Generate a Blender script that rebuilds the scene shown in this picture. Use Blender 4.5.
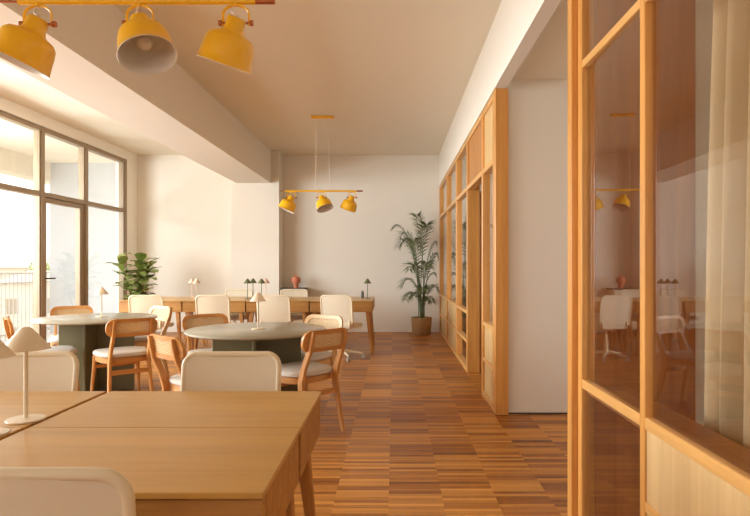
import bpy, bmesh, math, random
from mathutils import Vector, Matrix, noise
random.seed(7)
for o in list(bpy.data.objects): bpy.data.objects.remove(o)
S = bpy.context.scene
COL = S.collection
R = math.radians

# ------------------------------------------------------------------ camera, world, lights, exposure
cd = bpy.data.cameras.new('camera'); cam = bpy.data.objects.new('camera', cd); COL.objects.link(cam)
cam.location = (0, 0, 1.24); cam.rotation_euler = (R(90), 0, 0)
cd.sensor_width = 36; cd.lens = 585/750*36; cd.shift_x = -19/750; cd.shift_y = 7/750
cd.clip_start = 0.05; cd.clip_end = 500
S.camera = cam
S.view_settings.view_transform = 'Standard'; S.view_settings.look = 'None'
S.view_settings.gamma = 1; S.view_settings.use_curve_mapping = False
S.view_settings.exposure = 0.34

def lin(c):
    def f(v):
        v /= 255.0
        return v/12.92 if v <= 0.04045 else ((v+0.055)/1.055)**2.4
    return (f(c[0]), f(c[1]), f(c[2]), 1)

W = bpy.data.worlds.new('sky'); S.world = W; W.use_nodes = True
nt = W.node_tree; bg = nt.nodes['Background']
tc = nt.nodes.new('ShaderNodeTexCoord'); sx = nt.nodes.new('ShaderNodeSeparateXYZ')
rp = nt.nodes.new('ShaderNodeValToRGB')
nt.links.new(tc.outputs['Generated'], sx.inputs[0]); nt.links.new(sx.outputs[2], rp.inputs[0])
nt.links.new(rp.outputs[0], bg.inputs[0])
e = rp.color_ramp.elements
e[0].position = 0.0; e[0].color = (.9, .9, .88, 1); e[1].position = 0.5; e[1].color = (.82, .90, 1.0, 1)
bg.inputs[1].default_value = 2.3

def area(name, loc, rot, sx_, sy_, power, color, spread=180):
    l = bpy.data.lights.new(name, 'AREA'); l.shape = 'RECTANGLE'; l.size = sx_; l.size_y = sy_
    l.energy = power; l.color = color; l.spread = R(spread)
    o = bpy.data.objects.new(name, l); COL.objects.link(o); o.location = loc; o.rotation_euler = rot
    return o
# daylight entering the balcony opening along the whole left-hand side
area('daylight', (-7.0, 4.4, 1.85), (0, R(-90), 0), 1.9, 6.6, 680, (.79, .90, .97), 180)

# ------------------------------------------------------------------ materials
MATS = {}
def new_mat(name):
    m = bpy.data.materials.new(name); m.use_nodes = True
    return m, m.node_tree, m.node_tree.nodes['Principled BSDF']
def plain(name, rgb, rough=.5, metal=0, bump=0, bscale=200, var=0.0, spec=.5, coat=0):
    if name in MATS: return MATS[name]
    m, t, b = new_mat(name)
    b.inputs['Roughness'].default_value = rough; b.inputs['Metallic'].default_value = metal
    b.inputs['Specular IOR Level'].default_value = spec
    b.inputs['Coat Weight'].default_value = coat
    c = lin(rgb)
    tc = t.nodes.new('ShaderNodeTexCoord'); n = t.nodes.new('ShaderNodeTexNoise')
    n.inputs['Scale'].default_value = 3.0; n.inputs['Detail'].default_value = 4
    t.links.new(tc.outputs['Object'], n.inputs['Vector'])
    mx = t.nodes.new('ShaderNodeMix'); mx.data_type = 'RGBA'
    mx.inputs[6].default_value = tuple(v*(1-var) for v in c[:3])+(1,)
    mx.inputs[7].default_value = tuple(min(1, v*(1+var)) for v in c[:3])+(1,)
    t.links.new(n.outputs[0], mx.inputs[0]); t.links.new(mx.outputs[2], b.inputs['Base Color'])
    if bump:
        n2 = t.nodes.new('ShaderNodeTexNoise'); n2.inputs['Scale'].default_value = bscale
        t.links.new(tc.outputs['Object'], n2.inputs['Vector'])
        bp = t.nodes.new('ShaderNodeBump'); bp.inputs['Strength'].default_value = bump; bp.inputs['Distance'].default_value = .01
        t.links.new(n2.outputs[0], bp.inputs['Height']); t.links.new(bp.outputs[0], b.inputs['Normal'])
    MATS[name] = m; return m
def wood(name, rgb, axis='X', rough=.45, contrast=.22, dark=None, scale=1.0, spec=.5):
    """grain runs along the given local axis"""
    if name in MATS: return MATS[name]
    m, t, b = new_mat(name)
    b.inputs['Roughness'].default_value = rough; b.inputs['Specular IOR Level'].default_value = spec
    tc = t.nodes.new('ShaderNodeTexCoord'); mp = t.nodes.new('ShaderNodeMapping')
    oi = t.nodes.new('ShaderNodeObjectInfo'); va = t.nodes.new('ShaderNodeVectorMath'); va.operation = 'ADD'
    vs = t.nodes.new('ShaderNodeVectorMath'); vs.operation = 'SCALE'; vs.inputs[0].default_value = (13, 7, 5)
    t.links.new(oi.outputs['Random'], vs.inputs['Scale'])
    t.links.new(tc.outputs['Object'], va.inputs[0]); t.links.new(vs.outputs[0], va.inputs[1])
    s = {'X': (.7, 14, 14), 'Y': (14, .7, 14), 'Z': (14, 14, .7)}[axis]
    mp.inputs['Scale'].default_value = tuple(v*scale for v in s)
    t.links.new(va.outputs[0], mp.inputs[0])
    n = t.nodes.new('ShaderNodeTexNoise'); n.inputs['Scale'].default_value = 1.6
    n.inputs['Detail'].default_value = 6; n.inputs['Roughness'].default_value = .6; n.inputs['Distortion'].default_value = .6
    t.links.new(mp.outputs[0], n.inputs['Vector'])
    n2 = t.nodes.new('ShaderNodeTexNoise'); n2.inputs['Scale'].default_value = 9; n2.inputs['Detail'].default_value = 3
    t.links.new(mp.outputs[0], n2.inputs['Vector'])
    ad = t.nodes.new('ShaderNodeMath'); ad.operation = 'MULTIPLY_ADD'; ad.inputs[1].default_value = .35
    t.links.new(n2.outputs[0], ad.inputs[0]); t.links.new(n.outputs[0], ad.inputs[2])
    cr = t.nodes.new('ShaderNodeValToRGB')
    c = lin(rgb); d = lin(dark) if dark else (c[0]*(1-contrast*1.3), c[1]*(1-contrast*1.8), c[2]*(1-contrast*2.2), 1)
    cr.color_ramp.elements[0].position = .42; cr.color_ramp.elements[0].color = d
    cr.color_ramp.elements[1].position = .86; cr.color_ramp.elements[1].color = (min(1, c[0]*1.08), min(1, c[1]*1.08), min(1, c[2]*1.08), 1)
    t.links.new(ad.outputs[0], cr.inputs[0]); t.links.new(cr.outputs[0], b.inputs['Base Color'])
    MATS[name] = m; return m
def glass_mat(name, tint=(.97, .97, .96), base=.035, rough=0.0, gl=1.0):
    m, t, b = new_mat(name); t.nodes.remove(b)
    out = t.nodes['Material Output']
    tr = t.nodes.new('ShaderNodeBsdfTransparent'); tr.inputs[0].default_value = tint+(1,)
    g = t.nodes.new('ShaderNodeBsdfGlossy'); g.inputs['Roughness'].default_value = rough; g.inputs[0].default_value = (gl, gl, gl, 1)
    lw = t.nodes.new('ShaderNodeLayerWeight'); lw.inputs[0].default_value = .5
    p = t.nodes.new('ShaderNodeMath'); p.operation = 'POWER'; p.inputs[1].default_value = 4.4
    t.links.new(lw.outputs['Facing'], p.inputs[0])
    q = t.nodes.new('ShaderNodeMath'); q.operation = 'MULTIPLY_ADD'; q.inputs[1].default_value = 1-base; q.inputs[2].default_value = base
    t.links.new(p.outputs[0], q.inputs[0])
    mx = t.nodes.new('ShaderNodeMixShader')
    t.links.new(q.outputs[0], mx.inputs[0]); t.links.new(tr.outputs[0], mx.inputs[1]); t.links.new(g.outputs[0], mx.inputs[2])
    t.links.new(mx.outputs[0], out.inputs[0]); return m
def floor_mat():
    m, t, b = new_mat('strip_parquet')
    L = t.links.new; N = t.nodes.new
    def math_(op, a, bb=None, cc=None):
        n = N('ShaderNodeMath'); n.operation = op
        for i, v in enumerate((a, bb, cc)):
            if v is None: continue
            if isinstance(v, (int, float)): n.inputs[i].default_value = v
            else: L(v, n.inputs[i])
        return n.outputs[0]
    tc = N('ShaderNodeTexCoord'); sp = N('ShaderNodeSeparateXYZ'); L(tc.outputs['Object'], sp.inputs[0])
    x = math_('ADD', sp.outputs[0], .028); y = sp.outputs[1]
    u = math_('DIVIDE', x, .2855); col = math_('FLOOR', u)
    def wn(a, bb):
        c = N('ShaderNodeCombineXYZ'); L(a, c.inputs[0]); L(bb, c.inputs[1])
        w = N('ShaderNodeTexWhiteNoise'); w.noise_dimensions = '2D'; L(c.outputs[0], w.inputs['Vector']); return w.outputs['Value']
    off = wn(col, col)
    yy = math_('ADD', y, math_('MULTIPLY', off, .3))
    v1 = math_('DIVIDE', yy, .034); r1 = math_('FLOOR', v1)
    v2 = math_('DIVIDE', yy, .2855); r2 = math_('FLOOR', v2)
    a = wn(col, r1); bnk = wn(math_('ADD', col, 31.7), r2)
    cmb = N('ShaderNodeCombineXYZ'); L(math_('MULTIPLY', x, 2.0), cmb.inputs[0]); L(math_('MULTIPLY', y, 60.0), cmb.inputs[1]); L(col, cmb.inputs[2])
    gn = N('ShaderNodeTexNoise'); gn.inputs['Scale'].default_value = 1.5; gn.inputs['Detail'].default_value = 5; L(cmb.outputs[0], gn.inputs['Vector'])
    val = math_('ADD', math_('ADD', math_('MULTIPLY', a, .46), math_('MULTIPLY', bnk, .26)), math_('MULTIPLY', gn.outputs[0], .34))
    cr = N('ShaderNodeValToRGB'); E = cr.color_ramp.elements
    E[0].position = .18; E[0].color = lin((116, 62, 22)); E[1].position = .92; E[1].color = lin((226, 158, 78))
    k = E.new(.42); k.color = lin((164, 98, 38)); k = E.new(.66); k.color = lin((202, 136, 62))
    L(val, cr.inputs[0])
    # narrow joints
    f1 = math_('FRACT', v1); fu = math_('FRACT', u)
    j = math_('MULTIPLY_ADD', math_('LESS_THAN', .04, f1), .6, .4)
    mx = N('ShaderNodeMix'); mx.data_type = 'RGBA'; L(j, mx.inputs[0]); mx.inputs[6].default_value = lin((84, 44, 20)); L(cr.outputs[0], mx.inputs[7])
    L(mx.outputs[2], b.inputs['Base Color'])
    rr = math_('MULTIPLY_ADD', a, .12, .33); L(rr, b.inputs['Roughness'])
    b.inputs['Specular IOR Level'].default_value = .4
    return m
def cane_mat():
    m, t, b = new_mat('woven_cane'); L = t.links.new; N = t.nodes.new
    b.inputs['Base Color'].default_value = lin((226, 190, 140)); b.inputs['Roughness'].default_value = .6
    tc = N('ShaderNodeTexCoord'); mp = N('ShaderNodeMapping'); mp.inputs['Rotation'].default_value = (0, R(45), 0)
    L(tc.outputs['Object'], mp.inputs[0])
    ch = N('ShaderNodeTexChecker'); ch.inputs['Scale'].default_value = 150; L(mp.outputs[0], ch.inputs[0])
    tr = N('ShaderNodeBsdfTransparent'); mx = N('ShaderNodeMixShader')
    k = N('ShaderNodeMath'); k.operation = 'MULTIPLY'; k.inputs[1].default_value = .55; L(ch.outputs['Fac'], k.inputs[0])
    L(k.outputs[0], mx.inputs[0]); L(b.outputs[0], mx.inputs[1]); L(tr.outputs[0], mx.inputs[2])
    L(mx.outputs[0], t.nodes['Material Output'].inputs[0]); return m
def leaf_mat(name, rgb, rgb2, rough=.4):
    m, t, b = new_mat(name); L = t.links.new; N = t.nodes.new
    b.inputs['Roughness'].default_value = rough
    g = N('ShaderNodeNewGeometry'); mx = N('ShaderNodeMix'); mx.data_type = 'RGBA'
    mx.inputs[6].default_value = lin(rgb); mx.inputs[7].default_value = lin(rgb2)
    L(g.outputs['Random Per Island'], mx.inputs[0]); L(mx.outputs[2], b.inputs['Base Color'])
    b.inputs['Subsurface Weight'].default_value = 0
    return m

M_wall = plain('white_plaster', (243, 232, 218), .85, bump=.04, bscale=60, var=.015)
M_ceil = plain('ceiling_paint', (240, 228, 208), .9, var=.01)
M_floor = floor_mat()
M_bronze = plain('bronze_metal', (150, 126, 98), .42, metal=.1, var=.03)
M_glass = glass_mat('window_glass')
M_glassp = glass_mat('partition_glass', (.96, .95, .93), .04)
M_pineZ = wood('pine_upright', (228, 164, 88), 'Z', .3, .16, scale=.8)
M_pineY = wood('pine_rail', (234, 178, 106), 'Y', .3, .15, scale=.8)
M_birch = wood('birch_panel', (222, 184, 128), 'Z', .5, .12, scale=.5)
M_board = wood('larch_board', (190, 112, 52), 'Z', .5, .3, scale=.6)
M_oak = wood('oak_top', (206, 156, 80), 'X', .32, .10, scale=.7)
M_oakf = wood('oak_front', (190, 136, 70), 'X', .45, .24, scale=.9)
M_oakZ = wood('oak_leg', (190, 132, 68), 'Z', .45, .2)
M_chair = wood('chestnut_bentwood', (208, 148, 82), 'Z', .38, .2)
M_chairX = wood('bentwood_rail', (208, 148, 82), 'X', .38, .2)
M_litZ = wood('lit_bentwood', (226, 180, 122), 'Z', .4, .15)  # lit copy of the chair bentwood, daylight put into the paler colour
M_cane = cane_mat()
M_seat = plain('grey_linen', (212, 200, 188), .85, bump=.2, bscale=500, var=.04)
M_cream = plain('cream_plastic', (236, 216, 182), .4, var=.02)
M_creamf = plain('cream_mesh_fabric', (234, 216, 188), .7, bump=.15, bscale=400, var=.02)
M_cast = plain('caster_grey', (190, 182, 172), .5)
M_green = plain('olive_lacquer', (112, 106, 76), .35, var=.03)
M_gtop = plain('pale_olive_top', (166, 156, 134), .24, var=.02, spec=.6)
M_lampc = plain('cream_lacquer', (240, 220, 190), .42, var=.01)
M_lampp = plain('blush_lacquer', (232, 204, 178), .42, var=.01)
M_lampg = plain('sage_lacquer', (104, 106, 68), .42, var=.02)
M_yel = plain('yellow_enamel', (250, 188, 26), .35, var=.0, coat=.2)
M_yin = plain('white_enamel_inside', (226, 216, 204), .5)
M_cop = plain('copper', (180, 104, 66), .3, metal=.8)
M_wire = plain('white_flex', (232, 214, 190), .5)
M_terra = plain('terracotta', (212, 124, 90), .7, var=.04)
M_pot = wood('basket_pot', (176, 138, 92), 'X', .75, .25, scale=2)
M_soil = plain('dark_soil', (62, 48, 36), .95)
M_palm = leaf_mat('palm_leaf', (72, 82, 40), (112, 118, 66))
M_fig = leaf_mat('fig_leaf', (122, 142, 62), (204, 210, 132), .35)
M_stem = plain('brown_stem', (110, 84, 56), .7)
M_curt = plain('linen_curtain', (208, 180, 142), .9, bump=.12, bscale=300, var=.03)
M_dark = plain('dark_grey', (78, 74, 68), .5)
M_stone = plain('pale_paving', (214, 206, 196), .8, var=.04)
M_outw = plain('outside_render', (196, 196, 198), .85)
M_roof = plain('clay_roof', (226, 196, 172), .8, var=.06)
M_steel = plain('brushed_steel', (170, 160, 148), .35, metal=.8)

# ------------------------------------------------------------------ mesh helpers
def finish(name, bm, mat, parent=None, smooth=False, loc=None, rot=None):
    me = bpy.data.meshes.new(name)
    bmesh.ops.recalc_face_normals(bm, faces=bm.faces[:])
    if smooth:
        for f in bm.faces: f.smooth = True
    bm.to_mesh(me); bm.free()
    if mat: me.materials.append(mat)
    o = bpy.data.objects.new(name, me); COL.objects.link(o)
    if parent: o.parent = parent
    if loc: o.location = loc
    if rot: o.rotation_euler = rot
    if smooth: me.set_sharp_from_angle(angle=R(smooth if smooth is not True else 45))
    return o
def empty(name, loc=(0, 0, 0), rz=0):
    o = bpy.data.objects.new(name, None); COL.objects.link(o); o.empty_display_size = .1
    o.location = loc; o.rotation_euler = (0, 0, rz); return o
def tag(o, label, cat, group=None):
    o['label'] = label; o['category'] = cat
    if group: o['group'] = group
    return o
def struct(o):
    o['kind'] = 'structure'; return o
def box(bm, x0, x1, y0, y1, z0, z1, bev=0, seg=1):
    r = bmesh.ops.create_cube(bm, size=1)
    for v in r['verts']:
        v.co = Vector((x0+(v.co.x+.5)*(x1-x0), y0+(v.co.y+.5)*(y1-y0), z0+(v.co.z+.5)*(z1-z0)))
    if bev:
        es = {e for v in r['verts'] for e in v.link_edges}
        bmesh.ops.bevel(bm, geom=list(es), offset=bev, segments=seg, affect='EDGES', profile=.5)
    return bm
def bx(*a, **k): return box(bmesh.new(), *a, **k)
def tube(bm, pts, rad, seg=10, cap=True, closed=False, flat=1.0):
    """sweep a circle along points; rad may be a list"""
    pts = [Vector(p) for p in pts]; n = len(pts)
    rad = rad if isinstance(rad, (list, tuple)) else [rad]*n
    rings = []; up = None
    for i, p in enumerate(pts):
        if closed: d = (pts[(i+1) % n]-pts[i-1])
        else: d = pts[min(i+1, n-1)]-pts[max(i-1, 0)]
        d.normalize()
        if up is None:
            up = d.orthogonal().normalized() if abs(d.z) > .99 else Vector((0, 0, 1))
        a = d.cross(up)
        if a.length < 1e-4: a = d.orthogonal()
        a.normalize(); b = a.cross(d).normalized(); up = b
        rings.append([bm.verts.new(p+a*math.cos(2*math.pi*k/seg)*rad[i]+b*math.sin(2*math.pi*k/seg)*rad[i]*flat) for k in range(seg)])
    m = n if closed else n-1
    for i in range(m):
        A, B = rings[i], rings[(i+1) % n]
        for k in range(seg):
            bm.faces.new((A[k], A[(k+1) % seg], B[(k+1) % seg], B[k]))
    if cap and not closed:
        bm.faces.new(rings[0][::-1]); bm.faces.new(rings[-1])
    return bm
def lathe(bm, prof, seg=32, M=None, closed_top=False):
    """prof: list of (r,z)"""
    rings = []
    for r, z in prof:
        if r < 1e-5:
            v = bm.verts.new((0, 0, z)); rings.append([v])
        else:
            rings.append([bm.verts.new((r*math.cos(2*math.pi*k/seg), r*math.sin(2*math.pi*k/seg), z)) for k in range(seg)])
    for A, B in zip(rings, rings[1:]):
        if len(A) == 1 and len(B) == 1: continue
        for k in range(seg):
            k2 = (k+1) % seg
            if len(A) == 1: bm.faces.new((A[0], B[k2], B[k]))
            elif len(B) == 1: bm.faces.new((A[k], A[k2], B[0]))
            else: bm.faces.new((A[k], A[k2], B[k2], B[k]))
    if M is not None:
        bmesh.ops.transform(bm, matrix=M, verts=[v for r in rings for v in r])
    return bm
def taper(bm, p0, p1, s0, s1, bev=.006, seg=2):
    """square leg from p0 (top) to p1 (bottom) half sizes s0 -> s1, horizontal ends"""
    r = bmesh.ops.create_cube(bm, size=2)
    for v in r['verts']:
        top = v.co.z > 0
        p, s = (p0, s0) if top else (p1, s1)
        v.co = Vector((p[0]+v.co.x*s, p[1]+v.co.y*s, p[2]))
    if bev:
        es = {e for v in r['verts'] for e in v.link_edges}
        bmesh.ops.bevel(bm, geom=list(es), offset=bev, segments=seg, affect='EDGES', profile=.5)
    return bm
def rrect(w, h, r, n=6):
    """rounded rectangle outline centred at 0, list of (x,y) counter clockwise"""
    out = []
    for cx, cy, a0 in ((w/2-r, h/2-r, 0), (-w/2+r, h/2-r, 90), (-w/2+r, -h/2+r, 180), (w/2-r, -h/2+r, 270)):
        for i in range(n+1):
            a = R(a0+90*i/n); out.append((cx+r*math.cos(a), cy+r*math.sin(a)))
    return out
def slab(bm, outline, z0, z1, f=None, bev=0, seg=2):
    """prism from an outline; f maps (x,y,z)->co"""
    f = f or (lambda x, y, z: (x, y, z))
    A = [bm.verts.new((x, y, z0)) for x, y in outline]; B = [bm.verts.new((x, y, z1)) for x, y in outline]
    n = len(A)
    fa = bm.faces.new(A[::-1]); fb = bm.faces.new(B)
    fs = [bm.faces.new((A[i], A[(i+1) % n], B[(i+1) % n], B[i])) for i in range(n)]
    vs = set(A+B)
    if bev:
        es = list(set(fa.edges[:]+fb.edges[:]))
        g = bmesh.ops.bevel(bm, geom=es, offset=bev, segments=seg, affect='EDGES', profile=.5)
        vs |= set(g['verts'])
    for v in list(bm.verts):
        if v in vs and v.is_valid: v.co = Vector(f(*v.co))
    return bm
def loft_rings(bm, rings, cap=True):
    rs = [[bm.verts.new(p) for p in r] for r in rings]; n = len(rs[0])
    for A, B in zip(rs, rs[1:]):
        for i in range(n): bm.faces.new((A[i], A[(i+1) % n], B[(i+1) % n], B[i]))
    if cap:
        bm.faces.new(rs[0][::-1]); bm.faces.new(rs[-1])
    return bm
def kids(o): return [c for c in bpy.data.objects if c.parent == o]
def copy_tree(o, parent=None):
    c = o.copy(); COL.objects.link(c)
    if parent: c.parent = parent
    for ch in kids(o): copy_tree(ch, c)
    return c
def put(proto, used, loc, rz, label, group, cat):
    o = proto if not used else copy_tree(proto)
    o.location = loc; o.rotation_euler = (0, 0, rz); tag(o, label, cat, group); return o

# ------------------------------------------------------------------ room shell
XL, XR, YB, YF, ZC = -4.75, .84, 10.83, -3.0, 3.276
struct(finish('floor', bx(XL-.12, 3.2, YF-.2, YB+.2, -.12, 0), M_floor))
struct(finish('ceiling', bx(XL-.3, 1.0, YF-.2, YB+.2, ZC, ZC+.2), M_ceil))
struct(finish('wall_back', bx(XL-.3, 3.3, YB, YB+.2, 0, ZC), M_wall))
bm = bmesh.new(); RW = (-4.2, -1.0, 1.2, 2.75)      # unseen window opening added behind the viewer to lift the indirect light
box(bm, XL-.3, RW[0], YF-.2, YF, 0, ZC); box(bm, RW[1], 3.3, YF-.2, YF, 0, ZC)
box(bm, RW[0], RW[1], YF-.2, YF, 0, RW[2]); box(bm, RW[0], RW[1], YF-.2, YF, RW[3], ZC)
struct(finish('wall_behind', bm, M_wall))
w2 = struct(empty('fill_window', (0, YF-.1, 0)))
bm = bmesh.new()
for i in range(5):
    x = RW[0]+.03+i*(RW[1]-RW[0]-.06)/4; box(bm, x-.03, x+.03, -.04, .04, RW[2], RW[3])
for z in (RW[2]+.03, RW[3]-.03): box(bm, RW[0], RW[1], -.038, .038, z-.03, z+.03)
finish('frame', bm, M_bronze, w2)
finish('glass_pane', bx(RW[0]+.02, RW[1]-.02, -.004, .004, RW[2]+.02, RW[3]-.02), M_glass, w2)
bm = bmesh.new(); box(bm, XL-.2, XL, YF, YB, 3.115, ZC); box(bm, XL-.2, XL, 10.41, YB, 0, 3.115)
struct(finish('wall_left', bm, M_wall))
struct(finish('wall_right', bx(XR-.01, XR+.085, YF, YB, 2.70, ZC), M_wall))
struct(finish('beam', bx(-2.81, -2.19, YF, YB, 2.70, ZC), M_wall))
struct(finish('column', bx(-2.9, -2.05, 10.42, YB, 0, ZC), M_wall))
# corridor and rooms to the right
struct(finish('wall_return', bx(.946, 3.0, 4.87, 5.0, 0, 2.79), M_wall))
struct(finish('wall_corridor', bx(3.0, 3.2, YF, YB, 0, 2.79), M_wall))
struct(finish('ceiling_corridor', bx(.97, 3.2, YF, YB, 2.785, 2.9), M_ceil))
# dark strip painting the shadow line at the foot of the return wall
struct(finish('shadow_strip_return', bx(.946, 3.0, 4.864, 4.87, 0, .012), M_dark))

# ------------------------------------------------------------------ left glazing
win = struct(empty('window_1', (XL, 0, 0)))
def wpart(name, bm, mat, parent): return finish(name, bm, mat, parent)
MUL = [10.375, 9.06, 7.93, 6.75, 5.5, 4.25, 3.0, 1.75, .5, -.75, -2.0, -2.96]
for i, y in enumerate(MUL):
    bm = bmesh.new(); box(bm, -.12, .0, y-.035, y+.035, 0, 3.115, bev=.004); box(bm, -.10, -.02, y-.06, y+.06, 0, 3.1)
    wpart('mullion', bm, M_bronze, win)
def hrail(z0, z1, x0=-.12, x1=-.004): return bx(x0, x1, -3.0, 10.40, z0, z1, bev=.004)
wpart('head_rail', hrail(3.05, 3.11), M_bronze, win)
wpart('transom', hrail(2.17, 2.235), M_bronze, win)
wpart('sill_rail', hrail(.0, .06), M_bronze, win)
for y1, y0 in zip(MUL, MUL[1:]):
    wpart('glass_pane', bx(-.066, -.060, y0+.05, y1-.05, 2.22, 3.06), M_glass, win)
    if not (y0 > 7.9 and y0 < 8.0):
        wpart('glass_pane', bx(-.066, -.060, y0+.05, y1-.05, .05, 2.18), M_glass, win)
door = struct(empty('door_1', (XL, 0, 0)))
y0, y1 = 7.93+.06, 9.06-.06
bm = bmesh.new()
for a, b_ in ((y0+.002, y0+.05), (y1-.10, y1-.002)): box(bm, -.10, -.025, a, b_, .065, 2.165, bev=.004)
box(bm, -.098, -.027, y0+.05, y1-.10, 2.10, 2.163); box(bm, -.098, -.027, y0+.05, y1-.10, .067, .16)
wpart('door_frame', bm, M_bronze, door)
wpart('glass_pane', bx(-.066, -.060, y0+.04, y1-.08, .15, 2.11), M_glass, door)
bm = bmesh.new(); tube(bm, [(-.03, y0+.028, 1.055), (.035, y0+.028, 1.055)], .011); tube(bm, [(.035, y0+.022, 1.055), (.035, y0+.15, 1.055)], .011)
wpart('door_handle', bm, M_dark, door)

# ------------------------------------------------------------------ balcony and what lies outside
struct(finish('balcony_floor', bx(-6.9, XL-.12, YF, 13, -.25, -.06), M_stone))
bm = bmesh.new(); box(bm, -6.9, XL-.2, YF, 13, 3.2, 3.4); box(bm, -6.9, -6.6, YF, 13, 2.84, 3.2)
struct(finish('balcony_soffit', bm, M_ceil))
struct(finish('wall_balcony_end', bx(-6.62, XL-.2, 11.25, 11.45, -.06, 3.2), M_outw))
M_rail = plain('pale_rail_paint', (214, 208, 200), .5)
rl = tag(empty('balcony_railing', (-6.7, 0, -.06)), 'pale metal balcony railing with thin upright bars outside the window', 'railing')
for z in (1.15, .98): finish('top_rail', bx(-.02, .02, 7.5, 12.9, z-.015, z+.015), M_rail, rl)
finish('bottom_rail', bx(-.02, .02, 7.5, 12.9, .08, .11), M_rail, rl)
bar = None
for i in range(49):
    y = 7.55+i*.11
    if bar is None: bar = finish('baluster', bx(-.007, .007, -.007, .007, .002, 1.14), M_rail, rl); o = bar
    else: o = bar.copy(); COL.objects.link(o)
    o.location = (0, y, 0)
def house(x, y, w, d, h, rz, label, mat, z=-8):
    t = tag(empty('house', (x, y, z), rz), label, 'building', None)
    finish('wall', bx(-w/2, w/2, -d/2, d/2, 0, h-z), mat, t)
    bm = bmesh.new(); zt = h-z
    A = [bm.verts.new(p) for p in ((-w/2-.3, -d/2-.3, zt), (w/2+.3, -d/2-.3, zt), (w/2+.3, d/2+.3, zt), (-w/2-.3, d/2+.3, zt))]
    r0, r1 = bm.verts.new((-w/2+d*.3, 0, zt+d*.18)), bm.verts.new((w/2-d*.3, 0, zt+d*.18))
    bm.faces.new(A[::-1]); bm.faces.new((A[0], A[1], r1, r0)); bm.faces.new((A[2], A[3], r0, r1)); bm.faces.new((A[1], A[2], r1)); bm.faces.new((A[3], A[0], r0))
    finish('roof', bm, M_roof, t)
    n = max(2, int(w/2.6))
    for i in range(n):
        for zz in (zt-2.2, zt-5.0):
            xx = -w/2+(i+.5)*w/n
            finish('window', bx(xx-.5, xx+.5, -d/2-.04, -d/2+.04, zz-.8, zz+.7), M_shut, t)
    return t
M_shut = plain('faded_shutter', (176, 160, 140), .8)
M_h1 = plain('house_render', (226, 210, 190), .9)
house(-52, 76, 12, 8, .9, R(30), 'pale house with a clay tiled roof seen left through the window', M_h1)
house(-36, 62, 9, 7, -.6, R(20), 'lower pale house with tiled roof beyond the balcony railing', M_h1)
house(-46, 92, 10, 8, 2.4, R(35), 'tallest distant house with tiled roof nearest the window mullion', M_h1)
struct(finish('ground', bx(-200, -7.2, -60, 220, -8.6, -8), plain('dry_ground', (188, 170, 140), .95, var=.1)))
tr = tag(empty('tree', (-41.5, 70, -8)), 'hazy round tree between the distant houses', 'tree')
finish('trunk', tube(bmesh.new(), [(0, 0, 0), (0, 0, 6)], [.25, .15]), M_stem, tr)
bm = bmesh.new()
for i in range(900):
    d = Vector((random.gauss(0, 1), random.gauss(0, 1), random.gauss(0, .8))).normalized()*random.uniform(1.0, 2.4)
    c = Vector((0, 0, 7.6))+d; a = Vector((random.gauss(0, 1), random.gauss(0, 1), random.gauss(0, 1))).normalized()*.22; b_ = a.orthogonal().normalized()*.12
    bm.faces.new([bm.verts.new(p) for p in (c-a, c+b_, c+a, c-b_)])
finish('foliage', bm, M_fig, tr)

# ------------------------------------------------------------------ glazed partitions on the right
FX0, FX1 = .84, .92
def vpost(parent, y0, y1, z0, z1, x0=FX0, x1=FX1, name='stile', mat=None):
    return finish(name, bx(x0, x1, y0, y1, z0, z1, bev=.003), mat or M_pineZ, parent)
def hpost(parent, y0, y1, z0, z1, x0=FX0+.001, x1=FX1-.001, name='rail'):
    return finish(name, bx(x0, x1, y0, y1, z0, z1, bev=.003), M_pineY, parent)
def pane(parent, y0, y1, z0, z1, tilt=0, x=None, mat=None):
    w = (y1-y0); o = finish('glass_pane', bx(-.003, .003, -w/2, w/2, z0, z1), mat or M_glassp, parent)
    o.location = (x if x else FX0+.04, (y0+y1)/2, 0); o.rotation_euler = (0, 0, -R(tilt)); return o
def panel(parent, y0, y1, z0, z1):
    return finish('panel', bx(FX0+.02, FX0+.045, y0, y1, z0, z1), M_birch, parent)
far = struct(empty('partition_far'))
ZT = 2.70
E = [10.82, 9.42, 9.32, 8.05, 7.86, 6.78]
# far glazed screen: three bays
for y0, y1 in ((10.75, 10.825), (9.30, 9.37), (7.87, 7.98)): vpost(far, y0, y1, 0, ZT-.001)
vpost(far, 6.72, 6.79, 0, ZT-.001, x1=.985)
for y0, y1, lower in ((9.37, 10.75, 'panel'), (7.98, 9.30, 'panel'), (6.79, 7.87, 'shelf')):
    hpost(far, y0, y1, ZT-.05, ZT-.002); hpost(far, y0, y1, 2.10, 2.15); hpost(far, y0, y1, .67, .71); hpost(far, y0, y1, .0, .05); hpost(far, y0, y1, .335, .365)
    pane(far, y0+.002, y1-.002, 2.15, ZT-.05); pane(far, y0+.002, y1-.002, .71, 2.10)
    if lower == 'panel':
        panel(far, y0, y1, .05, .335); panel(far, y0, y1, .365, .67)
    else:
        pane(far, y0+.002, y1-.002, .05, .335); pane(far, y0+.002, y1-.002, .365, .67)
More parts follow.
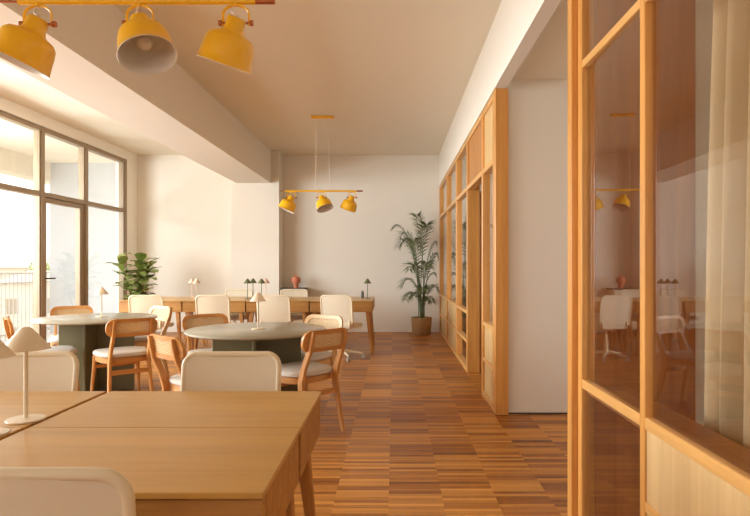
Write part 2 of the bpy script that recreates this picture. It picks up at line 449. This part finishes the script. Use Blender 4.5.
# over the doorway and near bay
hpost(far, 5.62, 6.72, ZT-.05, ZT-.002); hpost(far, 5.62, 6.72, 2.10, 2.15)
finish('panel', bx(FX0+.02, FX0+.045, 5.62, 6.72, 2.15, ZT-.05), wood('over_door_panel', (198, 138, 80), 'Z', .5, .2), far)
for y0, y1 in ((5.55, 5.62), (4.93, 4.985)): vpost(far, y0, y1, 0, ZT-.001)
for z0, z1 in ((ZT-.05, ZT-.002), (2.10, 2.15), (.67, .71), (.335, .365), (0, .05)): hpost(far, 4.985, 5.55, z0, z1)
finish('panel', bx(FX0+.02, FX0+.045, 4.985, 5.55, 2.15, ZT-.05), M_birch, far)
pane(far, 4.987, 5.548, .71, 2.10); panel(far, 4.985, 5.55, .05, .335); panel(far, 4.985, 5.55, .365, .67)
finish('end_post', bx(.836, .945, 4.83, 4.925, 0, ZT, bev=.004), M_pineZ, far)
dr = struct(empty('door_2', (1.01, 6.74, 0), R(62)))
finish('door_leaf', bx(0, .86, -.022, .022, .01, 2.09, bev=.003), M_pineZ, dr)
bm = bmesh.new(); tube(bm, [(.80, -.022, 1.05), (.80, -.07, 1.05)], .009); tube(bm, [(.81, -.07, 1.05), (.68, -.07, 1.05)], .009)
finish('door_handle', bm, M_dark, dr)

near = struct(empty('partition_near'))
finish('end_post', bx(.84, .95, 2.77, 2.835, 0, ZT, bev=.003), M_pineZ, near)
NX0, NX1 = .869, .901
def nv(y0, y1): return vpost(near, y0, y1, 0, ZT-.001, NX0, NX1)
def nh(y0, y1, z0, z1): return hpost(near, y0, y1, z0, z1, NX0+.001, NX1-.001)
nv(2.71, 2.768); nv(2.03, 2.07); nv(.55, .60)
for y0, y1 in ((2.07, 2.71), (.60, 2.03)):
    nh(y0, y1, ZT-.05, ZT-.002); nh(y0, y1, 2.151, 2.187); nh(y0, y1, .670, .712); nh(y0, y1, 0, .05)
pane(near, 2.072, 2.708, 2.187, ZT-.05, 0, .886); pane(near, 2.073, 2.707, .712, 2.151, 1.7, .886)
pane(near, 2.072, 2.708, .05, .670, 0, .886)
pane(near, .602, 2.028, .712, 2.151, .6, .886); pane(near, .602, 2.028, 2.187, ZT-.05, 0, .886)
nh(.60, 2.03, .385, .42)
for z0, z1 in ((.42, .670), (.05, .385)): finish('panel', bx(.876, .894, .602, 2.028, z0, z1), M_birch, near)
finish('sill', bx(NX1-.002, 1.09, .60, 2.72, .64, .675, bev=.003), wood('sill_timber', (176, 118, 70), 'Y', .45, .2), near)
# inner end wall of the booth, clad with a board
struct(finish('trim_1', bx(.952, 1.43, 2.772, 2.82, 0, 2.78, bev=.003), M_board))
struct(finish('wall_booth', bx(1.43, 3.0, 2.78, 2.87, 0, 2.785), M_wall))
bm = bmesh.new(); N = 150
ring = []
for side in (0, 1):
    rowt = []
    for j, z in enumerate([2.70, 2.4, 2.0, 1.5, 1.0, .6, .3, .03]):
        row = []
        for i in range(N+1):
            u = i/N; t = (2.70-z)/2.67
            amp = .040+.014*math.sin(u*23+1)+.003*t
            y = .75+u*(1.34+.03*math.sin(t*3))+.16*t*(u-.3)*1.0
            x = 1.168+amp*math.sin(u*2*math.pi*11+1.2*math.sin(u*9)+.25*math.sin(t*2.5+u*5))+side*.004
            row.append(bm.verts.new((x, y, z)))
        rowt.append(row)
    ring.append(rowt)
for s in (0, 1):
    for a, b_ in zip(ring[s], ring[s][1:]):
        for i in range(N): bm.faces.new((a[i], a[i+1], b_[i+1], b_[i]))
for i in range(N):
    bm.faces.new((ring[0][0][i], ring[0][0][i+1], ring[1][0][i+1], ring[1][0][i])); bm.faces.new((ring[0][-1][i], ring[0][-1][i+1], ring[1][-1][i+1], ring[1][-1][i]))
for a, b_ in zip(range(7), range(1, 8)):
    for i in (0, N): bm.faces.new((ring[0][a][i], ring[0][b_][i], ring[1][b_][i], ring[1][a][i]))
cu = tag(empty('curtain', (0, 0, 0)), 'sand linen curtain hanging in folds behind the near glass partition', 'curtain')
finish('fabric', bm, M_curt, cu, smooth=True)
finish('curtain_track', bx(1.14, 1.19, .7, 2.2, 2.70, 2.735), M_dark, cu)

# ------------------------------------------------------------------ desks
DW, DD, DH = .862, .508, .75
def make_desk():
    t = empty('desk'); hx, hy = DW/2, DD/2
    finish('tabletop', bx(-hx+.004, hx-.004, -hy+.0006, hy-.0006, DH-.014, DH, bev=.002), M_oak, t)
    bm = bmesh.new(); z0, z1 = .592, DH-.014
    box(bm, -hx+.008, -hx+.04, -hy+.05, hy-.016, z0, z1); box(bm, hx-.04, hx-.008, -hy+.05, hy-.016, z0, z1)
    box(bm, -hx+.04, hx-.04, hy-.036, hy-.016, z0, z1); box(bm, -hx+.04, hx-.04, -hy+.05, hy-.036, z0, z0+.012)
    finish('apron', bm, M_oakf, t)
    finish('drawer', bx(-hx+.007, hx-.007, -hy+.016, -hy+.046, z0, z1-.006, bev=.003), M_oakf, t)
    for sx_ in (-1, 1):
        for sy in (-1, 1):
            finish('leg', taper(bmesh.new(), (sx_*(hx-.075), sy*(hy-.075), .60), (sx_*(hx-.0165), sy*(hy-.0165), 0), .027, .014), M_oakZ, t)
    return t
desk0 = make_desk(); used = [False]
def desk(x, y, rz, label, group, w=1.0):
    o = put(desk0, used[0], (x, y, 0), rz, label, group, 'desk'); used[0] = True; o.scale = (w, 1, 1); return o
GN, GB = 'oak desks in the near cluster', 'oak desks in the long far row'
ns = .828/DW; Yn = (1.257+DD/2, 1.257+DD*1.5+.001)
Xn = (-.277-.414, -.277-.414-.838)
desk(Xn[0], Yn[0], 0, 'oak desk nearest the viewer, its right edge along the walkway', GN, ns)
desk(Xn[0], Yn[1], R(180), 'oak desk behind the nearest one, in front of a cream chair', GN, ns)
desk(Xn[1], Yn[0], 0, 'oak desk at the bottom left carrying the half cut off lamp', GN, ns)
desk(Xn[1], Yn[1], R(180), 'oak desk at left carrying the large cream lamp', GN, ns)
XB = [-.29-.875*(i+.5) for i in range(4)]
YBK = (8.28, 8.792)
names = ['at the right end', 'second from right', 'third from right', 'at the left end']
for i, x in enumerate(XB):
    desk(x, YBK[0], 0, 'oak desk with drawer %s of the far front row' % names[i], GB, 1.012)
    desk(x, YBK[1], R(180), 'oak desk %s of the far rear row' % names[i].replace(' by the fig plant', ''), GB, 1.012)

# ------------------------------------------------------------------ task chairs
def make_task():
    t = empty('task_chair')           # faces +Y
    # back: frame ring and mesh panel, slightly reclined; origin of back plane at y=-.20
    w, h, r = .435, .40, .055
    zc = .655
    def place(x, y, z):               # x across, y height, z depth
        zz = zc+y; lean = -.21-(zz-.5)*.16
        return (x, lean+z+.30*x*x, zz)
    bm = bmesh.new(); out = rrect(w, h, r, 8)
    pts = [Vector(place(x*.955, y*.955, 0)) for x, y in out]
    dense = []
    for i in range(len(pts)):
        a, b_ = pts[i], pts[(i+1) % len(pts)]
        k = max(1, int((b_-a).length/.05))
        for j in range(k): dense.append(a.lerp(b_, j/k))
    tube(bm, dense, .0125, 8, closed=True)
    finish('back_frame', bm, M_cream, t, smooth=60)
    bm = bmesh.new(); nx, nz = 14, 10
    def G(s):
        rows = []
        for j in range(nz+1):
            row = []
            for i in range(nx+1):
                x = (i/nx-.5)*(w-.03); y = (j/nz-.5)*(h-.03)
                # pull corners in
                cx, cy = abs(x)-(w/2-.015-r), abs(y)-(h/2-.015-r)
                if cx > 0 and cy > 0:
                    l = math.hypot(cx, cy)
                    m = max(cx, cy)
                    if l > 0:
                        k = m/l; x = math.copysign(w/2-.015-r+cx*k, x); y = math.copysign(h/2-.015-r+cy*k, y)
                row.append(bm.verts.new(place(x, y, s)))
            rows.append(row)
        return rows
    a, b_ = G(-.004), G(.008)
    for rows in (a, b_):
        for j in range(nz):
            for i in range(nx): bm.faces.new((rows[j][i], rows[j][i+1], rows[j+1][i+1], rows[j+1][i]))
    for j in range(nz):
        for i in (0, nx): bm.faces.new((a[j][i], a[j+1][i], b_[j+1][i], b_[j][i]))
    for i in range(nx):
        for j in (0, nz): bm.faces.new((a[j][i], a[j][i+1], b_[j][i+1], b_[j][i]))
    finish('backrest', bm, M_creamf, t, smooth=50)
    bm = bmesh.new(); slab(bm, rrect(.45, .44, .08, 6), .425, .475, f=lambda x, y, z: (x, y+.02, z-.012*(y > .1)), bev=.018, seg=3)
    finish('seat', bm, M_creamf, t, smooth=50)
    bm = bmesh.new()
    for s in (-1, 1):
        tube(bm, [(s*.17, -.205, .52), (s*.17, -.215, .47), (s*.165, -.19, .425), (s*.14, -.10, .41), (s*.05, 0, .405)], .013, 8)
    box(bm, -.09, .09, -.08, .08, .39, .424, bev=.008)
    finish('support_frame', bm, M_cream, t, smooth=50)
    finish('pillar', lathe(bmesh.new(), [(0, .10), (.03, .10), (.03, .25), (.018, .26), (.018, .395), (0, .395)], 16), M_cream, t, smooth=40)
    bm = bmesh.new()
    lathe(bm, [(0, .075), (.042, .075), (.042, .125), (.03, .135), (0, .135)], 16)
    for k in range(5):
        a = R(72*k+18); tube(bm, [(.03*math.cos(a), .03*math.sin(a), .105), (.27*math.cos(a), .27*math.sin(a), .072)], [.02, .012], 8)
    finish('star_base', bm, M_cream, t, smooth=50)
    for k in range(5):
        a = R(72*k+18); c = Vector((.272*math.cos(a), .272*math.sin(a), .027))
        bm = bmesh.new(); n = Vector((-math.sin(a), math.cos(a), 0))
        for s in (-1, 1): tube(bm, [c+n*s*.008, c+n*s*.02], .027, 14)
        tube(bm, [c+Vector((0, 0, .0)), c+Vector((0, 0, .045))], .009, 8)
        finish('caster', bm, M_cast, t, smooth=40)
    return t
task0 = make_task(); tu = [False]
def task(x, y, rz, label, group):
    put(task0, tu[0], (x, y, 0), R(rz), label, group, 'chair'); tu[0] = True
GT = 'cream task chairs at the near desks'; GF = 'cream task chairs at the far desks'
task(-.715, 1.36, 0, 'cream task chair cut off by the bottom left corner, back to the viewer', GT)
task(-.715, 2.33, 180, 'cream task chair facing the viewer across the nearest oak desk', GT)
task(-1.605, 2.33, 180, 'cream task chair at the left edge behind the large cream lamp', GT)
YT = 7.75
for px, rz, lab in ((146, 4, 'cream task chair in front of the fig plant at the far desks'),
                    (213, 2, 'cream task chair at the far desks above the left half of the olive table'),
                    (275, -3, 'cream task chair at the far desks right behind the cream table lamp'),
                    (341, -14, 'cream task chair at the right end of the far desk row, wheels showing')):
    task((px-394)*(YT-.2)/585, YT, rz, lab, GF)
for px, rz, lab in ((237, 180, 'cream task chair behind the far desks, beside the green lamps'),
                    (294, 184, 'cream task chair behind the far desks, below the terracotta vase')):
    task((px-394)*9.18/585, 9.05, rz, lab, GF)

# ------------------------------------------------------------------ bentwood cane chairs
def make_wood(M1, M1X, pale=False):
    t = empty('cane_chair')            # faces +Y
    def seatline(n=40, sc=1.0):
        out = []
        for i in range(n):
            a = 2*math.pi*i/n; c, s = math.cos(a), math.sin(a)
            x = math.copysign(abs(c)**.55, c)*.222; y = math.copysign(abs(s)**.6, s)*.222
            x *= 1+.05*(y/.222)
            out.append((x*sc, y*sc))
        return out
    bm = bmesh.new()
    loft_rings(bm, [[(x*k, y*k, z) for x, y in seatline()] for k, z in ((.90, .432), (.985, .437), (1.0, .448), (.985, .463), (.93, .472), (.80, .477))])
    finish('seat', bm, M_seat, t, smooth=60)
    bm = bmesh.new()
    loft_rings(bm, [[(x*.93, y*.93, z) for x, y in seatline()] for z in (.385, .43)])
    finish('seat_frame', bm, M1X, t, smooth=40)
    def back_y(x, z): return -.278-(z-.5)*.19+.62*x*x
    W2, zb, zt = .212, .622, .780
    zm = (zb+zt)/2; hh = (zt-zb)/2
    def pill(w, h, r, n=8): return rrect(2*w, 2*h, r, n)
    def dens(o):
        res = []
        for i in range(len(o)):
            a, b_ = Vector(o[i]), Vector(o[(i+1) % len(o)])
            k = max(1, round((b_-a).length/.03))
            for j in range(k): res.append(tuple(a.lerp(b_, j/k)))
        return res
    o1 = dens(pill(W2, hh, .07)); 
    def inner(p):
        x, y = p; return (x*(W2-.034)/W2, y*(hh-.032)/hh)
    bm = bmesh.new(); rings = []
    for q, d in ((0, -.011), (0, .011), (1, .011), (1, -.011)):
        rings.append([bm.verts.new((p[0], back_y(p[0], zm+p[1])+d, zm+p[1])) for p in ([inner(p) for p in o1] if q else o1)])
    n = len(o1)
    for k in range(4):
        A, B = rings[k], rings[(k+1) % 4]
        for i in range(n): bm.faces.new((A[i], A[(i+1) % n], B[(i+1) % n], B[i]))
    finish('back_rail', bm, M1X, t, smooth=40)
    bm = bmesh.new(); nx = 16; rows = []
    for s in (-.003, .003):
        g = []
        for j in range(5):
            row = []
            for i in range(nx+1):
                u = i/nx*2-1; v = j/4*2-1
                x = u*(W2-.03); k = 1-.55*max(0, (abs(u)-.72)/.28)**2
                z = zm+v*(hh-.028)*k
                row.append(bm.verts.new((x, back_y(x, z)+s, z)))
            g.append(row)
        rows.append(g)
        for j in range(4):
            for i in range(nx): bm.faces.new((g[j][i], g[j][i+1], g[j+1][i+1], g[j+1][i]))
    finish('cane_panel', bm, M_cane, t, smooth=60)
    for s in (-1, 1):
        pts = [(.184, -.285, 0), (.170, -.240, .22), (.160, -.214, .40), (.158, -.242, .50), (.156, -.299, .62), (.153, -.324, .70), (.149, -.338, .768)]
        wid = [.013, .019, .024, .023, .020, .016, .010]
        rings = []
        for (x, y, z), w in zip(pts, wid):
            rings.append([(s*x+a*.013*(1 if z > .02 else .9), y+b_*w, z) for a, b_ in ((-1, -1), (-.2, -1.25), (.2, -1.25), (1, -1), (1, 1), (.2, 1.2), (-.2, 1.2), (-1, 1))])
        finish('rear_leg', loft_rings(bmesh.new(), rings), M1, t, smooth=50)
        bm = bmesh.new(); tube(bm, [(s*.185, .188, .42), (s*.19, .195, .3), (s*.212, .222, 0)], [.019, .018, .011], 10)
        finish('front_leg', bm, M1, t, smooth=50)
    finish('stretcher', bx(-.165, .165, -.238, -.218, .288, .328, bev=.004), M1X, t)
    finish('stretcher', bx(-.178, .178, .182, .200, .300, .330, bev=.004), M1X, t)
    return t
ch0 = make_wood(M_chair, M_chairX); cu_ = [False]
ch1 = make_wood(M_litZ, wood('lit_bentwood_rail', (226, 180, 122), 'X', .4, .15)); cp_ = [False]  # rail wood paled the same way, as if lit
def chair(x, y, fx, fy, label, group, p=None):
    p, f = (p, cp_) if p else (ch0, cu_)
    put(p, f[0], (x, y, 0), math.atan2(-fx, fy), label, group, 'chair'); f[0] = True
GL, GR = 'cane back chairs at the left olive table', 'cane back chairs at the right olive table'
TL, TR = Vector((-2.935, 5.78)), Vector((-1.105, 4.73))
chair(-2.46, 5.30, -.643, .766, 'cane back chair in full view in front of the left olive table', GL)
chair(-3.15, 5.34, .82, .57, 'cane back chair at the left edge behind the cream lamp', GL)
chair(-3.46, 6.30, .5, -.86, 'cane back chair behind the left olive table beside the window door', GL)
chair(-2.80, 6.32, -.62, -.78, 'pale lit cane back chair seen between the left table and the far desks', GL, ch1)
chair(-.712, 4.42, -.74, .67, 'cane back chair in front of the right olive table beside the walkway', GR)
chair(-1.30, 4.07, .66, .75, 'cane back chair seen from its side left of the right olive table', GR)
chair(-.79, 5.10, -.50, -.86, 'pale lit cane back chair behind the right side of the right olive table', GR, ch1)
chair(-1.60, 5.22, .55, -.83, 'cane back chair showing only its top rail behind the right olive table', GR)

# ------------------------------------------------------------------ round tables
def make_round():
    t = empty('round_table'); r = .56
    finish('tabletop', lathe(bmesh.new(), [(0, .700), (r-.02, .700), (r-.003, .706), (r, .714), (r-.004, .722), (r-.01, .725), (0, .725)], 72), M_gtop, t, smooth=40)
    finish('base_panel', bx(-.35, .35, -.012, .012, 0, .70, bev=.004), M_green, t)
    for s in (-1, 1): finish('base_panel', bx(-.012, .012, min(s*.013, s*.345), max(s*.013, s*.345), 0, .70, bev=.004), M_green, t)
    return t
rt = make_round()
put(rt, False, (TR.x, TR.y, 0), R(9), 'round olive table on panel legs, nearer the walkway', 'round olive tables', 'table')
put(rt, True, (TL.x, TL.y, 0), R(9), 'round olive table on panel legs, beside the left window', 'round olive tables', 'table')

# ------------------------------------------------------------------ table lamps
def make_lamp(mat):
    t = empty('table_lamp')
    finish('base', lathe(bmesh.new(), [(0, 0), (.055, 0), (.0565, .002), (.055, .0055), (.012, .008), (0, .008)], 32), mat, t, smooth=40)
    finish('stem', lathe(bmesh.new(), [(0, .010), (.0065, .010), (.0065, .262), (0, .262)], 12), mat, t, smooth=50)
    prof = [(.0705, .224), (.0695, .2265), (.020, .286), (.014, .291), (.007, .294), (0, .2945)]
    inn = [(0, .290), (.012, .287), (.0180, .2835), (.0675, .2245), (.069, .2235), (.0705, .224)]
    finish('lamp_shade', lathe(bmesh.new(), inn[:-1]+prof, 40), mat, t, smooth=60)
    return t
LC, LG, LP_ = make_lamp(M_lampc), make_lamp(M_lampg), make_lamp(M_lampp)
lu = {}
def lamp(p, x, y, z, label, group, k=1.0):
    o = put(p, lu.get(p.name, False), (x, y, z), random.random()*3, label, group, 'lamp'); lu[p.name] = True; o.scale = (k, k, 1)
GLN, GLR, GLB = 'cream lamps on the near desks', 'cream lamps on the round tables', 'small lamps on the far desks'
lamp(LC, -1.164, 1.85, DH, 'cream cone shade lamp standing whole at the left of the near desks', GLN)
lamp(LC, -1.176, 1.69, DH, 'cream cone shade lamp half cut off by the left picture edge', GLN)
lamp(LC, TR.x+.01, TR.y-.02, .725, 'cream cone shade lamp on the right olive table', GLR, .92)
lamp(LC, TL.x+.02, TL.y+.05, .725, 'cream cone shade lamp on the left olive table by the window', GLR, .92)
for px, y, p, lab in ((247.5, 8.47, LG, 'leftmost green shade lamp on the far desks'), (253, 8.63, LG, 'green shade lamp overlapped by the leftmost green one'),
                      (261.5, 8.47, LG, 'green shade lamp just above the cream table lamp'), (266, 8.63, LP_, 'blush shade lamp peeking out behind a green lamp'),
                      (192, 8.63, LP_, 'blush shade lamp on the far desks, left of its twin'), (196.5, 8.47, LP_, 'blush shade lamp on the far desks, right of its twin'),
                      (367.5, 8.47, LG, 'green shade lamp alone at the right end of the far desks')):
    lamp(p, (px-394)*y/585, y, DH, lab, GLB, .8)
bt = tag(empty('bottle', ((362.5-394)*8.7/585, 8.7, DH)), 'slim dark bottle beside the lone green lamp', 'bottle')
finish('body', lathe(bmesh.new(), [(0, 0), (.02, 0), (.02, .08), (.012, .1), (.009, .104), (0, .104)], 16), M_dark, bt, smooth=40)
finish('cap', lathe(bmesh.new(), [(0, .104), (.011, .104), (.011, .125), (0, .125)], 12), M_lampp, bt, smooth=40)

# ------------------------------------------------------------------ yellow three-shade pendants
def shade(parent, x, tx, ty, tz, k_):
    """one swivelling spot shade hung below the bar at local x"""
    s = empty('spot_shade', (x, 0, 0)); s.parent = parent
    H = empty  # noqa
    piv = Vector((0, 0, -.075))
    s.scale = (k_, k_, k_)
    rotm = Matrix.Translation(piv) @ (Matrix.Rotation(tz, 4, 'Z') @ Matrix.Rotation(tx, 4, 'X') @ Matrix.Rotation(ty, 4, 'Y'))
    prof = [(.0, .012), (.030, .012), (.036, .006), (.037, -.028), (.041, -.034), (.041, -.040), (.050, -.048), (.076, -.058), (.090, -.074), (.096, -.10), (.100, -.135), (.105, -.168), (.108, -.170)]
    inn = [(.107, -.172), (.102, -.168), (.097, -.135), (.093, -.10), (.087, -.077), (.073, -.062), (.04, -.05), (.0, -.05)]
    bm = lathe(bmesh.new(), prof, 40, rotm); body = finish('shade_shell', bm, M_yel, s, smooth=50)
    finish('shade_lining', lathe(bmesh.new(), [(.108, -.170)]+inn, 40, rotm), M_yin, s, smooth=50)
    finish('bulb', lathe(bmesh.new(), [(0, -.06), (.014, -.06), (.016, -.075), (.028, -.095), (.03, -.11), (.02, -.128), (0, -.133)], 20, rotm), M_yin, s, smooth=60)
    rz = Matrix.Rotation(tz, 4, 'Z')
    bm = bmesh.new(); P = []
    for i in range(13):
        a = math.pi*i/12; P.append(rz @ Vector((.05*math.cos(a), 0, -.05+.035*math.sin(a))))
    P = [rz @ Vector((.05, 0, -.092))]+P+[rz @ Vector((-.05, 0, -.092))]
    tube(bm, P, .0055, 8, flat=.6); tube(bm, [(0, 0, -.018), (0, 0, 0)], .008, 8)
    finish('bracket', bm, M_yel, s, smooth=50)
    for k in (-1, 1):
        bm = bmesh.new(); tube(bm, [rz @ Vector((k*.038, 0, -.084)), rz @ Vector((k*.054, 0, -.084))], .005, 8); tube(bm, [rz @ Vector((k*.054, 0, -.084)), rz @ Vector((k*.066, 0, -.084))], .011, 12)
        finish('knob', bm, M_cop, s, smooth=40)
    bm = bmesh.new(); tube(bm, [(0, 0, -.012), (-.012, .004, -.025), (-.016, .004, -.04), (-.004, 0, -.05), (.008, 0, -.052), (0, 0, -.064)], .0035, 6)
    finish('flex', bm, M_wire, s, smooth=60)
def pendant(x, y, z, xs, label):
    t = tag(empty('pendant_light', (x, y, z)), label, 'lamp', 'yellow pendant lamps')
    finish('bar', tube(bmesh.new(), [(-.51, 0, 0), (.47, 0, 0)], .013, 12), M_yel, t, smooth=40)
    for a, b_ in ((.47, .55), (-.59, -.51)): finish('bar_end', tube(bmesh.new(), [(a, 0, 0), (b_, 0, 0)], .0115 if a > 0 else .005, 12), M_cop, t, smooth=40)
    hz = ZC-z
    for k in (-1, 1): finish('suspension_wire', tube(bmesh.new(), [(k*.095, 0, .01), (k*.08, 0, hz-.02)], .003, 6), M_wire, t)
    finish('ceiling_canopy', bx(-.155, .155, -.035, .035, hz-.032, hz-.0005, bev=.006), M_yel, t)
    tilts = ((R(-3), R(23), 1.12), (R(-19), R(-18), 1.07), (R(13), R(19), 1.07))
    for x_, (a, b_, c) in zip(xs, tilts): shade(t, x_, a, b_, 0, c)
    return t
Yp = 2.42
pendant((142-394)*Yp/585, Yp, 1.24+263.5*Yp/585, [(v-142)*Yp/585 for v in (38, 140, 236)], 'yellow three shade pendant lamp filling the top left corner')
Yp = 8.0
pendant((322.5-394)*Yp/585, Yp, 1.24+74*Yp/585, [(v-322.5)*Yp/585 for v in (291.5, 321.5, 352)], 'smaller looking yellow three shade pendant lamp over the far desks')

# ------------------------------------------------------------------ sideboard and vase
sb = tag(empty('sideboard', (-1.78, 10.58, .028)), 'cream sideboard with dark top against the back wall beside the column', 'cabinet')
finish('body', bx(-.24, .18, -.21, .21, .08, .775, bev=.004), M_cream, sb)
finish('top', bx(-.25, .19, -.22, .22, .775, .80, bev=.003), M_dark, sb)
for s in (-.225, -.025): finish('door', bx(s, s+.195, -.225, -.211, .1, .76, bev=.003), M_cream, sb)
for s in (-.22, .16):
    for y in (-.18, .18): finish('leg', bx(s-.015, s+.015, y-.015, y+.015, -.028, .08), M_dark, sb)
vs = tag(empty('vase', ((296-394)*10.5/585, 10.5, .828)), 'terracotta vase with knobbed lid on the dark sideboard top', 'vase')
finish('body', lathe(bmesh.new(), [(0, 0), (.042, 0), (.042, .085), (.046, .09), (.064, .094), (.068, .10), (.068, .192), (.062, .198), (.03, .203), (0, .203)], 32), M_terra, vs, smooth=40)
finish('lid_knob', lathe(bmesh.new(), [(0, .203), (.014, .203), (.012, .225), (.018, .235), (.012, .25), (0, .252)], 20), M_terra, vs, smooth=40)
for s in (-1, 1): finish('handle', bx(min(s*.064, s*.082), max(s*.064, s*.082), -.02, .02, .105, .175, bev=.004), M_terra, vs)

# ------------------------------------------------------------------ plants
def pot(t, r0, r1, h, mat):
    finish('pot', lathe(bmesh.new(), [(0, 0), (r0*.92, 0), (r0, .02), (r1, h-.02), (r1, h), (r1-.02, h), (r1-.025, h-.05), (0, h-.05)], 40), mat, t, smooth=40)
    finish('soil', lathe(bmesh.new(), [(0, h-.045), (r1-.026, h-.045)], 32), M_soil, t)
kp = tag(empty('potted_palm', ((421.5-394)*10.42/585, 10.42, 0)), 'tall potted palm in a tan basket pot in the back right corner', 'plant')
pot(kp, .165, .185, .31, M_pot)
def frond(base, az, h, out, droop, wmax, nleaf=18):
    """arching frond: returns (stem points, leaf mesh)"""
    bm = bmesh.new(); d = Vector((math.cos(az), math.sin(az), 0)); side = Vector((-math.sin(az), math.cos(az), 0))
    P = []
    for i in range(22):
        u = i/21
        P.append(base+d*out*(u**1.6)+Vector((0, 0, h*(1-(1-u)**1.7)-droop*u**3.2)))
    tube(bm, P, [.007*(1-.8*i/21)+.0012 for i in range(22)], 5)
    for k in range(nleaf):
        u = .42+.58*k/(nleaf-1); f = u*21; i = min(20, int(f)); p = P[i].lerp(P[i+1], f-i); tan = (P[i+1]-P[i]).normalized()
        ln = wmax*(math.sin(math.pi*min(1, (u-.36)/.70))**.6)*random.uniform(.85, 1.1)
        for s in (-1, 1):
            dr_ = (side*s*.85+tan*.75+Vector((0, 0, random.uniform(-.1, .25)))).normalized()
            n = dr_.cross(tan).normalized().cross(dr_).normalized()*.011
            q = [p, p+dr_*ln*.35+n+Vector((0, 0, .01)), p+dr_*ln+Vector((0, 0, -.22*ln)), p+dr_*ln*.35-n+Vector((0, 0, .01))]
            bm.faces.new([bm.verts.new(v) for v in q])
    return bm
rs = random.Random(3)
specs = [(180, 1.86, .46, .22, .30), (205, 1.78, .40, .30, .30), (150, 1.72, .48, .40, .28), (250, 1.66, .42, .30, .28), (300, 1.90, .24, .25, .28), (215, 1.95, .18, .12, .30),
         (330, 1.40, .36, .30, .26), (285, 1.25, .36, .30, .26), (10, 1.55, .30, .20, .24), (230, 1.22, .34, .32, .26),
         (200, .95, .42, .34, .24), (320, .78, .42, .25, .24), (350, .95, .28, .16, .22), (265, .75, .34, .22, .24), (225, .66, .40, .28, .22), (170, .62, .36, .26, .20), (300, .55, .36, .22, .2)]
for az, h, out, dr_, wm in specs:
    b0 = Vector((rs.uniform(-.05, .05), rs.uniform(-.05, .05), .262))
    fb = frond(b0, R(az), h, out, dr_, wm, 20)
    for v in fb.verts:
        if v.co.x > .15: v.co.x = .15+.17*math.tanh((v.co.x-.15)/.17)
        if v.co.y > .2: v.co.y = .2+.15*math.tanh((v.co.y-.2)/.15)
    finish('frond', fb, M_palm, kp)
fg = tag(empty('fig_plant', (-4.36, 9.80, 0)), 'fiddle leaf fig with broad green leaves by the window corner', 'plant')
pot(fg, .16, .19, .36, M_cream)
stems = [[(0, 0, .32), (-.06, 0, .8), (-.20, -.03, 1.24)], [(.03, .02, .32), (.08, .02, .9), (.12, .0, 1.30)], [(.05, -.02, .32), (.16, -.04, .8), (.24, -.03, 1.20)]]
bm = bmesh.new()
for s in stems: tube(bm, s, [.014, .011, .006], 8)
finish('stem', bm, M_stem, fg, smooth=60)
bm = bmesh.new()
def fleaf(bm, p, d, ln, wd):
    d = d.normalized(); side = d.cross(Vector((0, 0, 1)))
    side = side.normalized() if side.length > .05 else Vector((1, 0, 0))
    up = side.cross(d).normalized(); rows = []
    for i in range(8):
        u = i/7; w = wd*(math.sin(math.pi*(.04+.92*u)**1.25)**.8)*(.75+.35*u)
        c = p+d*ln*u+up*(.12*ln*math.sin(u*2.6)-.25*ln*u*u)
        rows.append([bm.verts.new(c+side*w*v+up*(.12*w*abs(v)+.01*math.sin(u*14+v*2))) for v in (-1, -.5, 0, .5, 1)])
    for a, b_ in zip(rows, rows[1:]):
        for k in range(4): bm.faces.new((a[k], a[k+1], b_[k+1], b_[k]))
for s, n in zip(stems, (20, 34, 22)):
    for k in range(n):
        u = .30+.70*k/(n-1); f = u*2; i = min(1, int(f)); p = Vector(s[i]).lerp(Vector(s[i+1]), f-i)
        az = k*2.4+rs.uniform(-.3, .3); el = rs.uniform(.1, .75)+.5*(u > .93)
        fleaf(bm, p, Vector((math.cos(az)*math.cos(el), math.sin(az)*math.cos(el), math.sin(el))), rs.uniform(.21, .31), rs.uniform(.075, .115))
finish('foliage', bm, M_fig, fg, smooth=60)
